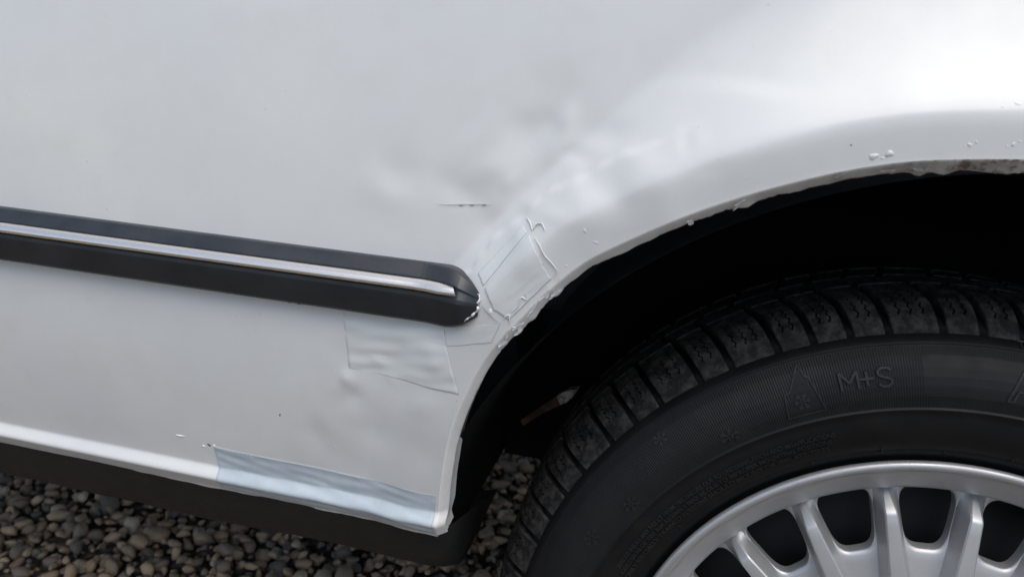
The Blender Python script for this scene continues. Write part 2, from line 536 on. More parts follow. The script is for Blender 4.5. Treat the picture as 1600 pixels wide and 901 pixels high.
# ------------------------------------------------------------------ tape and paint damage on the panel
def tape(name, corners, m, label, thick=.00028, n=40, crinkle=.00006, seed=0, fq=9):
    """a strip of tape following the skin: four (x, z) corners, a dirty cut edge all round"""
    c = np.array(corners, float)
    L = np.hypot(*(c[1]-c[0])); H = np.hypot(*(c[3]-c[0]))
    bw = .00045
    def axis(Ln):
        a = np.linspace(bw/Ln, 1-bw/Ln, n)
        return np.r_[0, a, 1]
    U, W = np.meshgrid(axis(L), axis(H))
    P = ((1-U)*(1-W))[..., None]*c[0]+(U*(1-W))[..., None]*c[1]+(U*W)[..., None]*c[2]+((1-U)*W)[..., None]*c[3]
    r = np.random.default_rng(seed)
    for k in range(4):                                       # hand-torn, never quite straight
        f = r.uniform(4, 11); ph = r.uniform(0, 6)
        P[..., 0] += .00008*np.sin(f*W*2+ph); P[..., 1] += .00008*np.sin(f*U*2+ph)
    lift = np.full(U.shape, thick)
    for k in range(10):
        a, b = r.normal(0, fq, 2); lift += crinkle*.35*np.sin(a*U+b*W+r.uniform(0, 6))
    lift[0] = lift[-1] = -.0001; lift[:, 0] = lift[:, -1] = -.0001
    V = on_panel(P[..., 0], P[..., 1], lift).reshape(-1, 3)
    k = n+2
    Fc = grid_faces(k, k, 0, c[1][0] < c[0][0])
    fm = [1 if (i in (0, k-2) or j in (0, k-2)) else 0 for i in range(k-1) for j in range(k-1)]
    part(name, V, Fc, [m, M_TAPE_EDGE], PANEL, True, fm, label)

tape('tape_patch', [(-.4106, .5283), (-.3290, .5245), (-.3425, .5715), (-.4153, .5720)], M_TAPE, 'wrinkled white patch below the moulding', seed=1, crinkle=.00030, fq=11)
tape('tape_patch', [(-.3392, .5573), (-.3085, .5655), (-.3030, .5800), (-.3424, .5712)], M_TAPE, 'small white strip at the tip of the moulding', seed=2)
tape('tape_patch', [(-.3165, .6012), (-.2915, .6390), (-.2950, .6425), (-.3214, .6085)], M_TAPE, 'narrow white strip lying along the arch', seed=3)
tape('tape_patch', [(-.3077, .5862), (-.2790, .6210), (-.2900, .6380), (-.3155, .6005)], M_TAPE, 'broad white strip across the arch', thick=.00045, seed=4)
tape('tape_patch', [(-.2985, .5822), (-.2735, .6130), (-.2800, .6215), (-.3075, .5875)], M_TAPE, 'white strip nearest the arch edge', thick=.00055, seed=5)
tape('sill_tape', [(-.5235, .4045), (-.3478, .4045), (-.3462, .4390), (-.5265, .4425)], M_TAPE_BLUE, 'pale blue strip of tape along the sill', thick=.0005, n=70, crinkle=.00022, seed=6, fq=18)

def blister(x, z, a, b, h, m=M_PAINT, name='paint_blister', ang=0.0, seed=0):
    r = np.random.default_rng(seed+31)
    rings = 5; k = 12
    ca, sa = math.cos(ang), math.sin(ang)
    pts = []
    for i in range(rings):
        rr = 1-i/(rings-1)*.92
        for j in range(k):
            t_ = 2*math.pi*j/k
            w = rr*(1+.22*math.sin(2*t_+seed)+.18*math.sin(3*t_+seed*2)+.10*math.sin(5*t_+seed*3))
            pts.append((x+w*(a*math.cos(t_)*ca-b*math.sin(t_)*sa), z+w*(a*math.cos(t_)*sa+b*math.sin(t_)*ca), -.0002+h*math.sqrt(max(0, 1-rr*rr))))
    p = np.array(pts)
    V = on_panel(p[:, 0], p[:, 1], p[:, 2])
    top = on_panel(np.array([x]), np.array([z]), np.array([h]))
    V = np.vstack([V, top]); Fc = []
    for i in range(rings-1):
        for j in range(k):
            q = (i*k+j, i*k+(j+1) % k, (i+1)*k+(j+1) % k, (i+1)*k+j)
            Fc.append(q)
    Fc += [((rings-1)*k+j, (rings-1)*k+(j+1) % k, len(V)-1) for j in range(k)]
    part(name, V, Fc, m, PANEL)
for i, (x, z, a, b, h) in enumerate([(-.1094, .7010, .0034, .0026, .0022), (-.1020, .7032, .0026, .0028, .0024), (-.1050, .7005, .0016, .0013, .0011), (-.0653, .7110, .0018, .0016, .0014), (-.0625, .7125, .0013, .0012, .0012),
                                     (-.0680, .7105, .0010, .0010, .0009), (-.0455, .7130, .0016, .0016, .0014), (-.0480, .7118, .0011, .0010, .0010), (-.0430, .7148, .0011, .0011, .0010), (-.2564, .6442, .0015, .0023, .0014), (-.0472, .7330, .0032, .0014, .0011), (-.0540, .7310, .0018, .0010, .0009),
                                     (-.4223, .7498, .0016, .0011, .0007), (-.4183, .7364, .0013, .0009, .0006), (-.2656, .6215, .0013, .0017, .0011), (-.2493, .6380, .0030, .0020, .0010), (-.1455, .7000, .0012, .0010, .0008), (-.152, .698, .001, .0009, .0007),
                                     (-.2905, .6000, .0012, .0014, .001), (-.2870, .6020, .0014, .001, .001), (-.2880, .5990, .001, .001, .0008), (-.425, .462, .008, .005, .0007), (-.432, .485, .0045, .008, .0005), (-.385, .495, .005, .004, .0004)]):
    blister(x, z, a*.75, b*.75, h*.32, seed=i)
for i, (x, z, a, b) in enumerate([(-.2905, .6085, .0011, .0006), (-.1215, .7058, .0006, .0005), (-.466, .4816, .0012, .0007), (-.3035, .5985, .0005, .0004), (-.5300, .4424, .0022, .0009)]):
    blister(x, z, a, b, .0004, M_DARKCHIP, 'paint_chip', .7*i, i)
for i, (x, z, a, b) in enumerate([(-.5545, .4460, .0045, .0010), (-.5350, .4405, .0015, .0012), (-.5255, .4425, .0012, .0020), (-.494, .4395, .002, .0008), (-.3105, .5865, .0016, .0016)]):
    blister(x, z, a, b, .0008, M_FLAKE, 'paint_flake', -.1*i, i)

def ridge(pts, w, h, m=M_PAINT, name='paint_crack', asym=0.0):
    """a lifted line of paint: a low rounded bead along (x, z) points"""
    c = catmull(pts, 40)
    r = np.random.default_rng(int(abs(pts[0][0])*1e5))
    c = c+r.normal(0, w*.15, c.shape)
    tg = np.gradient(c, axis=0); tg /= np.hypot(*tg.T)[:, None]; nn = np.c_[-tg[:, 1], tg[:, 0]]
    tap = np.sin(np.linspace(.08, math.pi-.08, 40))**.5
    rows = []
    for a, b in ((-1, -.2), (-.6, .7), (0, 1), (.6, .7), (1, -.2)):
        p = c+nn*(a*w*tap)[:, None]
        rows.append(on_panel(p[:, 0], p[:, 1], h*b*tap+.0007))
    part(name, np.vstack(rows), grid_faces(5, 40), m, PANEL)
ridge([(-.2935, .6470), (-.2905, .6440), (-.2885, .6400)], .00045, .0005)
ridge([(-.2885, .6400), (-.2860, .6440), (-.2825, .6445), (-.2800, .6410)], .00045, .0005)
ridge([(-.2865, .6365), (-.2825, .6320), (-.2790, .6265), (-.2745, .6225), (-.2710, .6180), (-.2725, .6140)], .00045, .0005)
ridge([(-.2970, .5880), (-.2930, .5930), (-.2915, .5985), (-.2880, .5975), (-.2890, .6020)], .00045, .0005)
ridge([(-.3020, .5830), (-.2985, .5860), (-.2975, .5800)], .00045, .0005)
ridge([(-.3529, .6482), (-.3430, .6490), (-.3330, .6502), (-.3176, .6520)], .0003, .0003)
for q in ((-.3395, .6484), (-.3325, .6493), (-.3245, .6503)):
    ridge([(q[0], q[1]), (q[0]+.0015, q[1]+.0001), (q[0]+.003, q[1]+.0003)], .0002, .0001, M_DARKCHIP, 'paint_chip')
ridge([(-.3165, .5905), (-.3125, .5870), (-.3085, .5835), (-.3040, .5800)], .0003, .0004, M_TAPE_EDGE)

def shards():
    r = np.random.default_rng(77)
    tg = np.gradient(ARCH, axis=0); tg /= np.hypot(*tg.T)[:, None]
    th = np.degrees(np.arctan2(ARCH[:, 0], ARCH[:, 1]-WZ))
    for c in list(r.uniform(-51, -41.5, 15))+list(r.uniform(-33, -12, 7)):
        i = int(np.argmin(np.abs(th-c)))
        p = ARCH[i]; tt = tg[i]; nn = np.array((tt[1], -tt[0]))
        y0 = float(panel_y(p[:1], p[1:])[0])
        f = r.uniform(.0005, .006); L = r.uniform(.003, .008); w = r.uniform(.0012, .0028); an = r.normal(0, .35)
        d = tt*math.cos(an)+nn*math.sin(an); e = -tt*math.sin(an)+nn*math.cos(an)
        out = []
        for u in np.linspace(-1, 1, 7):
            hw = w*(1-.75*abs(u)**1.6)*(1+r.normal(0, .18))
            for q in (-1, 0, 1):
                xz = p+nn*f+d*u*L/2+e*q*hw/2
                dd = (xz-p)@nn
                out.append((xz[0], y0+max(dd, 0)*1.05-.0008-.0007*(q == 1)*abs(u), xz[1]))
        part('paint_flake', out, grid_faces(7, 3), M_FLAKE if c < -40 else M_LIP, PANEL, False)
shards()

# ------------------------------------------------------------------ side moulding
def moulding():
    zb, zt = .5715, .6105
    xa, xb = -2.1, -.3185
    # section: (height fraction, stand-off from the skin)
    sec = [(0, -.001), (.0, .0055), (.012, .0078), (.05, .0094), (.30, .0132), (.46, .0154), (.50, .0158), (.565, .0156), (.575, .0138), (.770, .0104), (.778, .0126), (.795, .0124), (.985, .0062), (1.0, .0045), (1.0, -.001)]
    nx = 260
    xs = np.r_[np.linspace(xa, -.72, 40, endpoint=False), np.linspace(-.72, -.345, 120, endpoint=False), np.linspace(-.345, xb, nx-160)]
    k = np.clip((xs+.3435)/(xb+.3435), 0, 1)                  # the chamfered rear end
    zm = np.full(nx, zb+.45*(zt-zb))
    rise = np.maximum(base_y(xs, zm)-panel_y(xs, zm, False), 0)
    rows = []
    r = np.random.default_rng(3)
    for f, h in sec:
        zc = .44
        sc = np.where(k > 0, 1-.62*np.clip(k, 0, 1)**2.2-.0*k, 1.0)
        ff = zc+(f-zc)*sc
        hh = h*(1-.75*np.clip((k-.50)/.50, 0, 1)**1.5)
        wav = (.0001*np.sin(xs*40)+.0001*np.sin(xs*233+f))*(1 if f < .01 else 0)
        z = zb+(zt-zb)*ff+wav
        y = base_y(xs, z)-hh
        y = y-rise if h > 0 else panel_y(xs, z, False)+.001
        rows.append(np.c_[xs, y, z])
    V = np.vstack(rows); Fc = grid_faces(len(sec), nx)
    n0 = len(V)
    # close the tip
    Fc.append(tuple(i*nx+nx-1 for i in range(len(sec))))
    m = part('side_moulding', V, Fc, M_RUBBER, CAR, False, None, 'black plastic side moulding with a bright metal strip')
    # bright strip, slightly proud and rounded
    ns = 200
    xt = np.linspace(xa, -.3345, ns)
    rows = []
    for f, h in ((.578, .0120), (.580, .0146), (.592, .0158), (.61, .0166), (.64, .0170), (.67, .0167), (.70, .0158), (.735, .0142), (.765, .0118)):
        x = xt.copy(); x[-1] += .006*(.70-f)*4.2*.3; x[-1] += .004*(.78-f)/.22
        z = zb+(zt-zb)*f
        y = base_y(x, np.full(ns, z))-h-np.interp(x, xs, rise)-.0004
        y[-1] += .003
        rows.append(np.c_[x, y, np.full(ns, z)])
    part('trim_strip', np.vstack(rows), grid_faces(9, ns), M_TRIM, m)
    # white paint chipped along the tip
    pts = [(-.3195, .5975), (-.3178, .5940), (-.3190, .5905), (-.3185, .5870), (-.3215, .5830), (-.3245, .5805), (-.3255, .5785)]
    c = catmull(pts, 50); c += r.normal(0, .00022, c.shape)
    tap = np.sin(np.linspace(.1, math.pi-.1, 50))**.6*(1+.3*np.sin(np.linspace(0, 30, 50)))
    rows = []
    for a, b in ((-.6, 0), (-.2, .0012), (.4, .0012), (1.0, 0)):
        p = c+np.c_[np.full(50, a*.0009), np.full(50, -a*.0003)]*tap[:, None]
        y = panel_y(p[:, 0], p[:, 1], False)-.0026-b*tap-.10*np.clip(-.3180-p[:, 0], 0, .01)*6
        rows.append(np.c_[p[:, 0], y, p[:, 1]])
    part('chipped_edge', np.vstack(rows), grid_faces(4, 50), M_FLAKE, m)
    # lumps of old adhesive squeezed out below
    for i, (x, w) in enumerate(((-.648, .004), (-.580, .0035), (-.572, .003), (-.4535, .004), (-.446, .003), (-.500, .0025), (-.690, .003))):
        Vb, Fb = ico(1)
        z = zb-.0002
        Vb = Vb*np.array((w, .002, .0014))*(1+.25*np.sin(Vb@np.array((3., 1., 2.))+i))[:, None]+np.array((x, float(panel_y(np.array([x]), np.array([z]))[0])-.0014, z))
        part('adhesive_lump', Vb, Fb, M_UNDER, m)
moulding()

# ------------------------------------------------------------------ rocker, underbody, wheel house
def rocker():
    xs = np.linspace(XL, -.3400, 160)
    prof = [(.032, .403), (.036, .392), (.044, .376), (.056, .358), (.070, .348), (.085, .3445), (.12, .346), (.20, .352)]
    rows = []
    r = np.random.default_rng(8)
    for y, z in prof:
        e = np.clip((xs+.362)/.022, 0, 1)
        rows.append(np.c_[xs, y+.010*e**2+.0006*np.sin(xs*37+y*90), z+.0008*np.sin(xs*23+z*70)+r.normal(0, .0002, 160)])
    V = np.vstack(rows); nx = 160
    Fc = grid_faces(len(prof), nx, 0, True)
    Fc.append(tuple(i*nx+nx-1 for i in range(len(prof))))
    part('rocker', V, Fc, M_UNDER, CAR, True)
rocker()

def wheel_house():
    # barrel over the tyre, then front and rear walls down to the floor
    a = np.radians(np.linspace(-78, 78, 60))
    R = .385
    line = [(-.353, .349), (-.356, .37)]+[(R*math.sin(q)*.945, WZ+R*math.cos(q)*1.005) for q in a]+[(.356, .37), (.353, .349)]
    line = np.array(line); n = len(line)
    rows = [np.c_[line[:, 0]*1.01, np.full(n, y), line[:, 1]] for y in (.026, .06, .15, .31)]
    rows[0] = np.c_[line[:, 0]*1.02, panel_y(line[:, 0]*1.02, np.maximum(line[:, 1], .41), False)+.016+.05*(line[:, 1] < .42), line[:, 1]+.004]
    V = np.vstack(rows); Fc = grid_faces(4, n)
    # inner wall
    k = len(V)
    bot = np.c_[line[:, 0], np.full(n, .31), np.full(n, .343)]
    V = np.vstack([V, bot])
    Fc += [(3*n+j, 3*n+j+1, k+j+1, k+j) for j in range(n-1)]
    part('wheel_arch_liner', V, Fc, M_LINER, CAR, True)
    # floor pan, boot floor and the closed upper body behind the panel
    Vb, Fb = box(((XL-.36)/2, .86, .375), (-.36-XL, 1.42, .05), .008)
    part('floor_pan', Vb, Fb, M_UNDER, CAR, False)
    Vb, Fb = box((.13, .96, .43), (.97, 1.29, .16), .01)
    part('boot_floor', Vb, Fb, M_UNDER, CAR, False)
wheel_house()

def suspension():
    # rusty bar with a pale bush, seen behind the tyre
    def tube(path, rad, k=12):
        P = np.array(path, float); rows = []
        for i in range(len(P)):
            d = P[min(i+1, len(P)-1)]-P[max(i-1, 0)]; d /= np.linalg.norm(d)
            a = np.cross(d, (0, 1, .2)); a /= np.linalg.norm(a); b = np.cross(d, a)
            rows.append([P[i]+rad[i]*(math.cos(t_)*a+math.sin(t_)*b) for t_ in np.linspace(0, 2*math.pi, k, endpoint=False)])
        V = np.array(rows).reshape(-1, 3)
        return V, grid_faces(len(P), k, 0, False, True)+[tuple(range(k))[::-1], tuple(range(len(V)-k, len(V)))]
    def plate(poly, y0, y1):
        n = len(poly)
        V = [(x, y0, z) for x, z in poly]+[(x*.995, y1, z) for x, z in poly]
        return V, [tuple(range(n)), tuple(range(2*n-1, n-1, -1))]+[(i, i+n, (i+1) % n+n, (i+1) % n) for i in range(n)]
    V, Fc = plate([(-.3330, .4040), (-.3300, .3990), (-.3080, .4180), (-.2925, .4285), (-.2985, .4370), (-.3122, .4240)], .262, .270)
    a = part('suspension_strap', V, Fc, M_RUSTBAR, CAR, False, None, 'rusty tan strap with a pale end behind the tyre')
    V, Fc = plate([(-.2935, .4285), (-.2880, .4320), (-.2820, .4390), (-.2775, .4480), (-.2880, .4450), (-.2985, .4372)], .2605, .2715)
    part('bush', V, Fc, M_WHITETIP, a, False)
suspension()

# upper body out of the picture: shoulder, glass, roof, far side, tail
def upper_body():
    xs = np.linspace(XL, XR, 60)
    def strip(name, sec, m, x=xs):
        rows = [np.c_[x, np.full(len(x), y), np.full(len(x), z)] for y, z in sec]
        part(name, np.vstack(rows), grid_faces(len(sec), len(x)), m, CAR)
    y0 = float(base_y(0, .95))
    strip('shoulder', [(y0+.002, .9485), (y0+.010, .965), (.050, .975), (.075, .980)], M_PAINT)
    strip('side_window', [(.072, .982), (.13, 1.10), (.20, 1.24), (.24, 1.31)], M_GLASS)
    strip('roof', [(.236, 1.312), (.26, 1.345), (.32, 1.372), (.60, 1.40), (.85, 1.405), (1.1, 1.40), (1.38, 1.372), (1.46, 1.31)], M_PAINT)
    strip('far_side_panel', [(1.46, 1.31), (1.62, .98), (1.69, .75), (1.69, .55), (1.63, .36)], M_PAINT)
    Vb, Fb = box((XR+.05, .845, .55), (.13, 1.66, .26), .03)
    part('rear_bumper', Vb, Fb, M_RUBBER, CAR, True)
    Vb, Fb = box((XR+.004, .845, .81), (.03, 1.58, .30), .01)
    part('tail_panel', Vb, Fb, M_PAINT, CAR, False)
    Vb, Fb = box((XL, .845, .75), (.02, 1.6, .78), .004)
    part('cut_end_wall', Vb, Fb, M_UNDER, CAR, False)  # added unseen wall, seals the cut-off body against leaking light
upper_body()

# ------------------------------------------------------------------ wheel
WHEEL = bpy.data.objects.new('wheel', None)
link(WHEEL, CAR)
WHEEL.location = (0, 0, WZ)
WHEEL['label'] = 'silver multi-spoke alloy wheel with winter tyre'

def revolve_pts(prof, ang):
    """prof rows (r, y), ang radians measured from the top towards +x"""
    P = np.array(prof, float)
    X = P[:, 0][:, None]*np.sin(ang)[None]; Z = P[:, 0][:, None]*np.cos(ang)[None]; Y = np.repeat(P[:, 1][:, None], len(ang), 1)
    return np.stack([X, Y, Z], -1)

YMID = .138
SIDE = [(.196, .057), (.2015, .0555), (.2055, .0530), (.2085, .0480), (.2105, .0462), (.2118, .0455), (.2125, .0460), (.215, .0432), (.222, .0400), (.230, .0381), (.2375, .0373), (.2420, .0371), (.2427, .0365), (.2433, .0366), (.2440, .0376)]
BAND = [(r_, float(np.interp(r_, [.244, .252, .258, .264, .270, .276, .2815], [.0376, .0376, .0384, .0400, .0424, .0458, .0503]))) for r_ in np.linspace(.2446, .2812, 22)]
SHO = [(.2818, .0505), (.2823, .0500), (.2829, .0503), (.2840, .0520), (.2875, .0560)]
BLOCK = catmull([(.2875, .0560), (.2935, .0602), (.2995, .0658), (.3045, .0728), (.3075, .0805), (.3092, .0900), (.3102, .1000), (.3106, .1040)], 60)
def side_y(r):
    P = np.array(SIDE+BAND+SHO)
    return np.interp(r, P[:, 0], P[:, 1])

def plate_mask(r, th):
    """smooth label field in the ribbed band (no ribs there)"""
    a = np.clip(np.abs(th-3.0)-11.6, 0, None)*.262*math.pi/180; b = np.clip(np.abs(r-.2635)-.0095, 0, None)
    return (np.hypot(a, b) < .003) & (np.abs(th-3.0) < 13)
def tri_mask(r, th):
    f = (r-.2490)/(.2790-.2490)
    lo = -28.0+2.9*f; hi = -22.5-2.2*f
    return (f > 0) & (f < 1) & (th > lo) & (th < hi)

def tyre():
    nr = 1030; ns = nr*2
    ang = np.linspace(-math.pi, math.pi, ns, endpoint=False); th = np.degrees(ang)
    tread = []
    for i, (r_, y_) in enumerate(BLOCK[2::4]):
        w = (i+.5)/len(BLOCK[2::4])
        d = .0015+.0062*sst(w*2.2)
        tread.append((r_-d*.9, y_+d*.45*(1-w)))
    crown = [(.3030, .104), (.3035, YMID), (.3030, 2*YMID-.104)]
    outer = SIDE+BAND+SHO+tread
    prof = outer+crown+[(r_, 2*YMID-y_) for r_, y_ in outer[::-1]]
    P = revolve_pts(prof, ang)
    i0 = len(SIDE); i1 = i0+len(BAND)
    alt = np.where(np.arange(ns) % 2 == 0, 1.0, -1.0)
    smooth = []
    for i in range(i0, i1):
        r_ = prof[i][0]
        m = ~(plate_mask(r_, th) | tri_mask(r_, th))
        P[i, :, 1] += np.where(m, .00011*alt, -.00008)
    for i in range(len(prof)-1):
        smooth += [not (i0 <= i < i1-1)]*ns
    part('tyre', P.reshape(-1, 3), grid_faces(len(prof), ns, 0, False, True), M_TYRE, WHEEL, smooth, None, 'black winter tyre')
tyre()

def tread_block(deg, nsipe, prof, depth_in, skew, sipe_from=.25, seed=0):
    """one block: centre at angle 0; prof rows (r, y) outer surface; returns verts, faces"""
    P = np.array(prof); n = len(P)
    tg = np.gradient(P, axis=0); tg /= np.hypot(*tg.T)[:, None]
    nr_ = np.c_[tg[:, 1], -tg[:, 0]]                         # outward in the (r, y) plane
    nr_ *= np.sign(nr_[:, 0:1]+1e-9)
    hw = deg/2
    r = np.random.default_rng(seed)
    cols = [(-hw, 'wall', 0), (-hw+.06, 'bev', 0), (-hw+.20, 'top', 0)]
    for s_ in range(nsipe):
        c = -hw+deg*(s_+1)/(nsipe+1)
        cols += [(c-.24, 'pre', 0), (c-.12, 'lip', 1), (c-.09, 'sipe', 1), (c+.09, 'sipe', 1), (c+.12, 'lip', 1), (c+.24, 'pre', 0)]
    cols += [(hw-.20, 'top', 0), (hw-.06, 'bev', 0), (hw, 'wall', 0)]
    V = np.empty((n+2, len(cols), 3))
    for j, (a0, kind, zz) in enumerate(cols):
        for i in range(-1, n+1):
            q = min(max(i, 0), n-1); w = q/(n-1)
            d = depth_in(w)
            tri = abs(((i % 6)/3.0)-1)*2-1
            a = a0+skew(w)
            h = 0.0
            if kind == 'wall': h = d
            elif kind == 'bev': h = min(.0006, d)
            live = (w > sipe_from) and (w < .97)
            if zz and live:
                a += tri*.17
                if kind == 'sipe': h = .0045
            elif kind == 'pre' and live:
                a += tri*.17
            if i == -1 or i == n: h = max(d, .0004) if i == n else d+.0004
            rr = P[q, 0]-nr_[q, 0]*h; yy = P[q, 1]-nr_[q, 1]*h
            if i == n: yy += .0004
            an = math.radians(a)
            V[i+1, j] = (rr*math.sin(an), yy, rr*math.cos(an))
    return V.reshape(-1, 3), grid_faces(n+2, len(cols))

def tread():
    pat = 'WNWNNNWNNWNNWNNNWNWNNNWNNWNNWNNNWNN'           # repeated twice: 70 pitches
    pat = pat*2
    nW = pat.count('W'); nN = pat.count('N')
    wN = 360.0/(nN+1.38*nW); wW = 1.38*wN
    gap = .85
    sh_depth = lambda w: .0010+.0066*float(sst(w*1.9))
    sh_skew = lambda w: -1.7*w**1.6
    mirror = [(r_, 2*YMID-y_) for r_, y_ in BLOCK]
    def row(y0, y1, n=14):
        return [(.3108-.30*(y-YMID)**2*1.3, y) for y in np.linspace(y0, y1, n)]
    meshes = {}
    for key, wd, ns in (('W', wW-gap, 3), ('N', wN-gap, 2)):
        V, Fc = tread_block(wd, ns, BLOCK, sh_depth, sh_skew)
        meshes[key, 0] = mesh_data('tread_block', V, Fc, M_TREAD, False)
        V, Fc = tread_block(wd, ns, row(.1105, .1345, 26), lambda w: .0078, lambda w: -1.7-1.9*w, 0.0)
        meshes[key, 1] = mesh_data('tread_block', V, Fc, M_TREAD, False)
        V, Fc = tread_block(wd, 0, row(.1415, .1655), lambda w: .0078, lambda w: 2.6+1.4*w)
        meshes[key, 2] = mesh_data('tread_block', V, Fc, M_TREAD, False)
        V, Fc = tread_block(wd, 0, mirror[::4], sh_depth, lambda w: 2.6+1.7*w**1.6)
        meshes[key, 3] = mesh_data('tread_block', V, [f[::-1] for f in Fc], M_TREAD, False)
    a = -43.5
    for ch in pat:
        w = wW if ch == 'W' else wN
        c = a+w/2
        for k in range(4):
            o = bpy.data.objects.new('tread_block', meshes[ch, k])
            link(o, WHEEL)
            o.rotation_euler = (0, math.radians(c), 0)
        a += w
tread()

# raised marks on the sidewall --------------------------------------------------
def to_side(u, v_, th0, r0, h):
    """flat (u along the arc, v outward) metres at angle th0, radius r0 -> point h proud of the sidewall"""
    r = r0+v_
    a = math.radians(th0)+u/r0
    return np.c_[r*np.sin(a), side_y(r)-h, r*np.cos(a)]

def text_mesh(body, size):
    cu = bpy.data.curves.new('lettering', 'FONT')
    cu.body = body; cu.size = size; cu.resolution_u = 2; cu.offset = size*.022; cu.align_x = 'CENTER'; cu.align_y = 'CENTER'
    o = bpy.data.objects.new('lettering', cu); COL.objects.link(o)
    dg = bpy.context.evaluated_depsgraph_get()
    me = o.evaluated_get(dg).to_mesh()
    V = np.array([v_.co[:] for v_ in me.vertices]); Fc = [tuple(p.vertices) for p in me.polygons]
    o.evaluated_get(dg).to_mesh_clear()
    bpy.data.objects.remove(o); bpy.data.curves.remove(cu)
    return V, Fc

def emboss(name, V, Fc, th0, r0, h, m=M_MARK, sink=.0006, label=None):
    """flat outline -> solid raised on the sidewall"""
    import collections
    ec = collections.Counter()
    for f in Fc:
        for a, b in zip(f, f[1:]+f[:1]): ec[(a, b)] += 1
    rim = [(a, b) for (a, b) in ec if (b, a) not in ec]
    T = to_side(V[:, 0], V[:, 1], th0, r0, h); B = to_side(V[:, 0], V[:, 1], th0, r0, -sink)
    n = len(V)
    F2 = [tuple(f) for f in Fc]+[(b, a, a+n, b+n) for a, b in rim]
    part(name, np.vstack([T, B]), F2, m, WHEEL, False, None, label)

def strokes(segs, w):
    """line segments as thin quads"""
    V = []; Fc = []
    for (x0, y0), (x1, y1) in segs:
        d = np.array((x1-x0, y1-y0)); L = np.hypot(*d); d /= max(L, 1e-9); n = np.array((-d[1], d[0]))*w/2
        k = max(1, int(L/.004)); base = len(V)
        for i in range(k+1):
            p = np.array((x0, y0))+d*L*i/k
            V += [p-n, p+n]
        Fc += [(base+2*i, base+2*i+2, base+2*i+3, base+2*i+1) for i in range(k)]
    return np.array(V), Fc

def flake_segs(s, arms=6, ph=0.0):
    out = []
    for k in range(arms):
        a = ph+k*math.pi*2/arms; c, d = math.cos(a), math.sin(a)
        out.append(((c*s*.12, d*s*.12), (c*s, d*s)))
        for q in (-.6, .6):
            out.append(((c*s*.55, d*s*.55), (c*s*.55+math.cos(a+q)*s*.38, d*s*.55+math.sin(a+q)*s*.38)))
    return out

def marks():
    H = .0055
    Mm = [((-.0052, -H), (-.0052, H)), ((-.0052, H), (0, -.0015)), ((0, -.0015), (.0052, H)), ((.0052, H), (.0052, -H))]
    Pl = [((-.0045, 0), (.0045, 0)), ((0, -.0042), (0, .0042))]
    sp_ = [(.0038, .0038), (.0018, H), (-.0018, H), (-.0040, .0036), (-.0036, .0014), (0, 0), (.0036, -.0014), (.0040, -.0036), (.0018, -H), (-.0018, -H), (-.0040, -.0038)]
    for segs, dth in ((Mm, -18.7), (Pl, -16.4), (list(zip(sp_, sp_[1:])), -14.1)):
        V, Fc = strokes(segs, .0015)
        emboss('lettering', V, Fc, dth, .2645, .0011)
    # mountain with a snowflake
    r0 = .264
    def q(th, r): return ((math.radians(th+25.2))*r0, r-r0)
    A, B, Cc, N1, N2 = q(-24.6, .2790), q(-28.0, .2490), q(-22.5, .2490), q(-26.6, .2650), q(-27.4, .2640)
    m1, m2 = q(-24.0, .2712), q(-23.7, .2716)
    V, Fc = strokes([(A, N1), (N1, N2), (N2, B), (B, Cc), (Cc, m2), (m2, m1), (m1, A)], .0009)
    emboss('mountain_symbol', V, Fc, -25.2, r0, .0008)
    V, Fc = strokes([((x-.0008, y-.0065), (x2-.0008, y2-.0065)) for (x, y), (x2, y2) in flake_segs(.0055)], .0008)
    emboss('snowflake_symbol', V, Fc, -25.2, r0, .0007)
    for th, r_, s in ((-37.0, .252, .0075), (-46.1, .2725, .0055), (-56.3, .2526, .0070), (-65.2, .2580, .0075)):
        V, Fc = strokes([p for i, p in enumerate(flake_segs(s, 6, .26))], .0009)
        V[:, 1] *= .75
        emboss('snowflake_symbol', V, Fc, th, r_, .0008)
    # letter stroke on the label field, running out of the picture
    V, Fc = strokes([((-.0075, -.0105), (.0005, .0105)), ((.0005, .0105), (.0035, .0105)), ((.0035, .0105), (.0115, -.0105)), ((.0115, -.0105), (.0085, -.0105)), ((-.0075, -.0105), (-.004, -.0105)), ((-.004, -.0105), (-.002, -.004)), ((-.002, -.004), (.006, -.004)), ((.006, -.004), (.0085, -.0105))], .0011)
    emboss('lettering', V, Fc, 2.9, .2635, .0008)
    V, Fc = text_mesh('TWI', .006)
    emboss('lettering', V, Fc, 3.3, .2856, .0009)
    rows = [('SERIOUS INJURY MAY RESULT FROM TIRE FAILURE DUE TO UNDERINFLATION AND MISAPPLICATIONS', .2312),
            ('EXPLOSION OF TIRE RIM ASSEMBLY MAY BE DUE TO IMPROPER MOUNTING POSITIONS', .2264),
            ('ONLY SPECIALLY TRAINED PERSONS SHOULD MOUNT OR INFLATE TIRES', .2216)]
    for body, r_ in rows:
        V, Fc = text_mesh(body, .0046)
        V[:, 0] -= V[:, 0].max()
        span = -V[:, 0].min()
        want = math.radians(45)*r_
        V[:, 0] *= want/span
        emboss('lettering', V, Fc, -22.2-(.2312-r_)*140, r_, .0009)
    # vent spew and pips
    r = np.random.default_rng(17)
    for th, r_, L in ((-36.9, .2182, .004), (-15.4, .2140, .0045), (-5.2, .2105, .005), (-54.0, .2165, .004), (-27, .212, .003), (-40.3, .2650, .001), (-50.7, .2459, .0012), (-60, .244, .0012), (5, .214, .003)):
        V, Fc = strokes([((0, -L/2), (L*.25, 0)), ((L*.25, 0), (-L*.1, L/2))], .0006)
        emboss('vent_spew', V, Fc, th, r_, .0010)
marks()

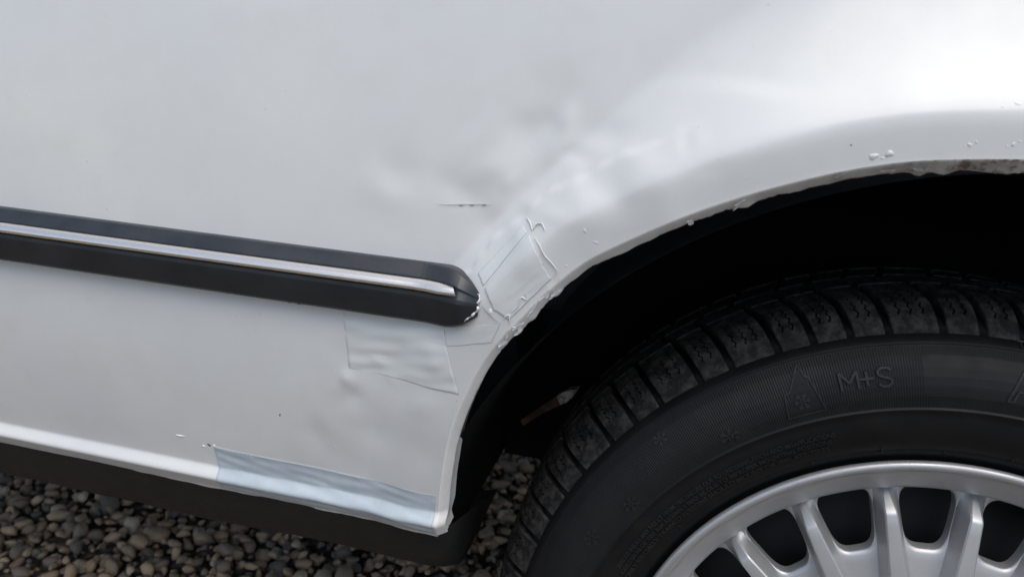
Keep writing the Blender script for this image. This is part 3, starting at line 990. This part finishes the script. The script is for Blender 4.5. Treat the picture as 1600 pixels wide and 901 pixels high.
# rim ---------------------------------------------------------------------------
def rim():
    ang = np.linspace(-math.pi, math.pi, 360, endpoint=False)
    prof = [(.1960, .060), (.2020, .0520), (.2046, .0478), (.2053, .0456), (.2050, .0436), (.2040, .0424), (.2024, .0419), (.2006, .0423), (.1993, .0434), (.1986, .0449), (.1983, .0452), (.1977, .0453), (.1950, .0470),
            (.1900, .0505), (.1850, .0540), (.1828, .0556), (.1818, .0567), (.1813, .0582), (.1814, .0600), (.1818, .064), (.1818, .080), (.1800, .12), (.1700, .19), (.1900, .225)]
    part('rim', revolve_pts(prof, ang).reshape(-1, 3), grid_faces(len(prof), 360, 0, False, True), M_ALLOY, WHEEL, True)
    NS = 20; TH0 = -14.0
    def fy(r): return float(np.interp(r, [.05, .10, .135, .15, .17, .1835], [.047, .052, .0595, .063, .067, .0685]))
    # pierced face
    V = []; Fc = []
    K = 56; fr = [0, .5, .8, .92, 1.0]
    for s in range(NS):
        c = TH0+18*s+9
        off = len(V)
        ph = np.linspace(0, 2*math.pi, K, endpoint=False)
        for k, f in enumerate(fr+['w1', 'w2', 'w3']):
            for p in ph:
                cx, sx = math.cos(p), math.sin(p)
                hx = 5.7*math.copysign(abs(cx)**.55, cx); hr = .1570+.0215*math.copysign(abs(sx)**.55, sx)
                hx *= 1.03+.10*(hr-.157)/.02
                if isinstance(f, str):
                    dy = {'w1': .0018, 'w2': .006, 'w3': .009}[f]
                    e = {'w1': -.0010, 'w2': -.0016, 'w3': -.0016}[f]
                    a_, r_ = hx*(1+e*6), hr+e*.2*math.copysign(1, sx); y = fy(r_)+dy
                else:
                    m = max(abs(cx), abs(sx)); ox = 9*cx/m; orr = .1415+.0415*sx/m
                    a_ = ox+(hx-ox)*f; r_ = orr+(hr-orr)*f
                    y = fy(r_)+(.0006 if f == 1.0 else 0)
                an = math.radians(c+a_)
                V.append((r_*math.sin(an), y, r_*math.cos(an)))
        for k in range(len(fr)+2):
            for j in range(K):
                a = off+k*K+j; b = off+k*K+(j+1) % K
                Fc.append((b, a, a+K, b+K))
    part('wheel_face', V, Fc, M_ALLOY, WHEEL, True)
    # one ridged spoke, repeated
    #        r      top y   half top  half base
    st = [(.1825, .0690, .0016, .0150), (.1800, .0672, .0020, .0118), (.1765, .0640, .0024, .0098), (.1725, .0598, .0029, .0088), (.1690, .0556, .0034, .0086), (.1668, .0528, .0037, .0086), (.1655, .0516, .0038, .0086), (.1640, .0509, .0039, .0086),
          (.1560, .0495, .0042, .0087), (.1400, .0465, .0049, .0092), (.1250, .0436, .0056, .0100), (.1100, .0408, .0064, .0105), (.0950, .0385, .0072, .0110)]
    rows = []
    for r_, ty, ht, hb in st:
        by = fy(r_)+.0012
        H = by-ty
        e = min(.0008, ht*.4)
        pr = [(-hb, by+.002), (-hb*.96, by-.06*H), (-(hb*.60+ht*.40), by-.34*H), (-(hb*.22+ht*.78), by-.74*H), (-ht-.0002, ty+min(.0010, .25*H)), (-ht+e, ty), (0, ty-.0002), (ht-e, ty), (ht+.0002, ty+min(.0010, .25*H)), (hb*.22+ht*.78, by-.74*H), (hb*.60+ht*.40, by-.34*H), (hb*.96, by-.06*H), (hb, by+.002)]
        rows += [(x, y, math.sqrt(max(r_*r_-x*x, 0))) for x, y in pr]
    me = mesh_data('spoke', rows, grid_faces(len(st), 13, 0, True), M_ALLOY, True)
    me.set_sharp_from_angle(angle=math.radians(24))
    for s in range(NS):
        o = obj('spoke', me, WHEEL); o.rotation_euler = (0, math.radians(TH0+18*s), 0)
    # hub, cap and bolts below the picture
    hp = [(.110, .060), (.104, .046), (.096, .040), (.080, .037), (.060, .040), (.040, .042), (.034, .038), (.028, .034), (.0, .032)]
    hp[-1] = (.0005, .032)
    part('hub', revolve_pts(hp, ang[::5]).reshape(-1, 3), grid_faces(len(hp), 72, 0, False, True), M_ALLOY, WHEEL, True)
    for k in range(4):
        a = math.radians(45+90*k)
        pts = [(.054*math.sin(a)+rr*math.cos(b), y, .054*math.cos(a)+rr*math.sin(b)) for rr, y in ((.0095, .044), (.0092, .0335), (.007, .0315), (.0005, .031)) for b in np.linspace(0, 2*math.pi, 6, endpoint=False)]
        part('wheel_bolt', pts, grid_faces(4, 6, 0, True, True), M_ALLOY, WHEEL, False)
    dp = [(.186, .13), (.175, .115), (.150, .100), (.120, .096), (.05, .094), (.001, .094)]
    part('brake_drum', revolve_pts(dp, ang[::4]).reshape(-1, 3), grid_faces(len(dp), 90, 0, False, True), M_DRUM, WHEEL, True)
rim()
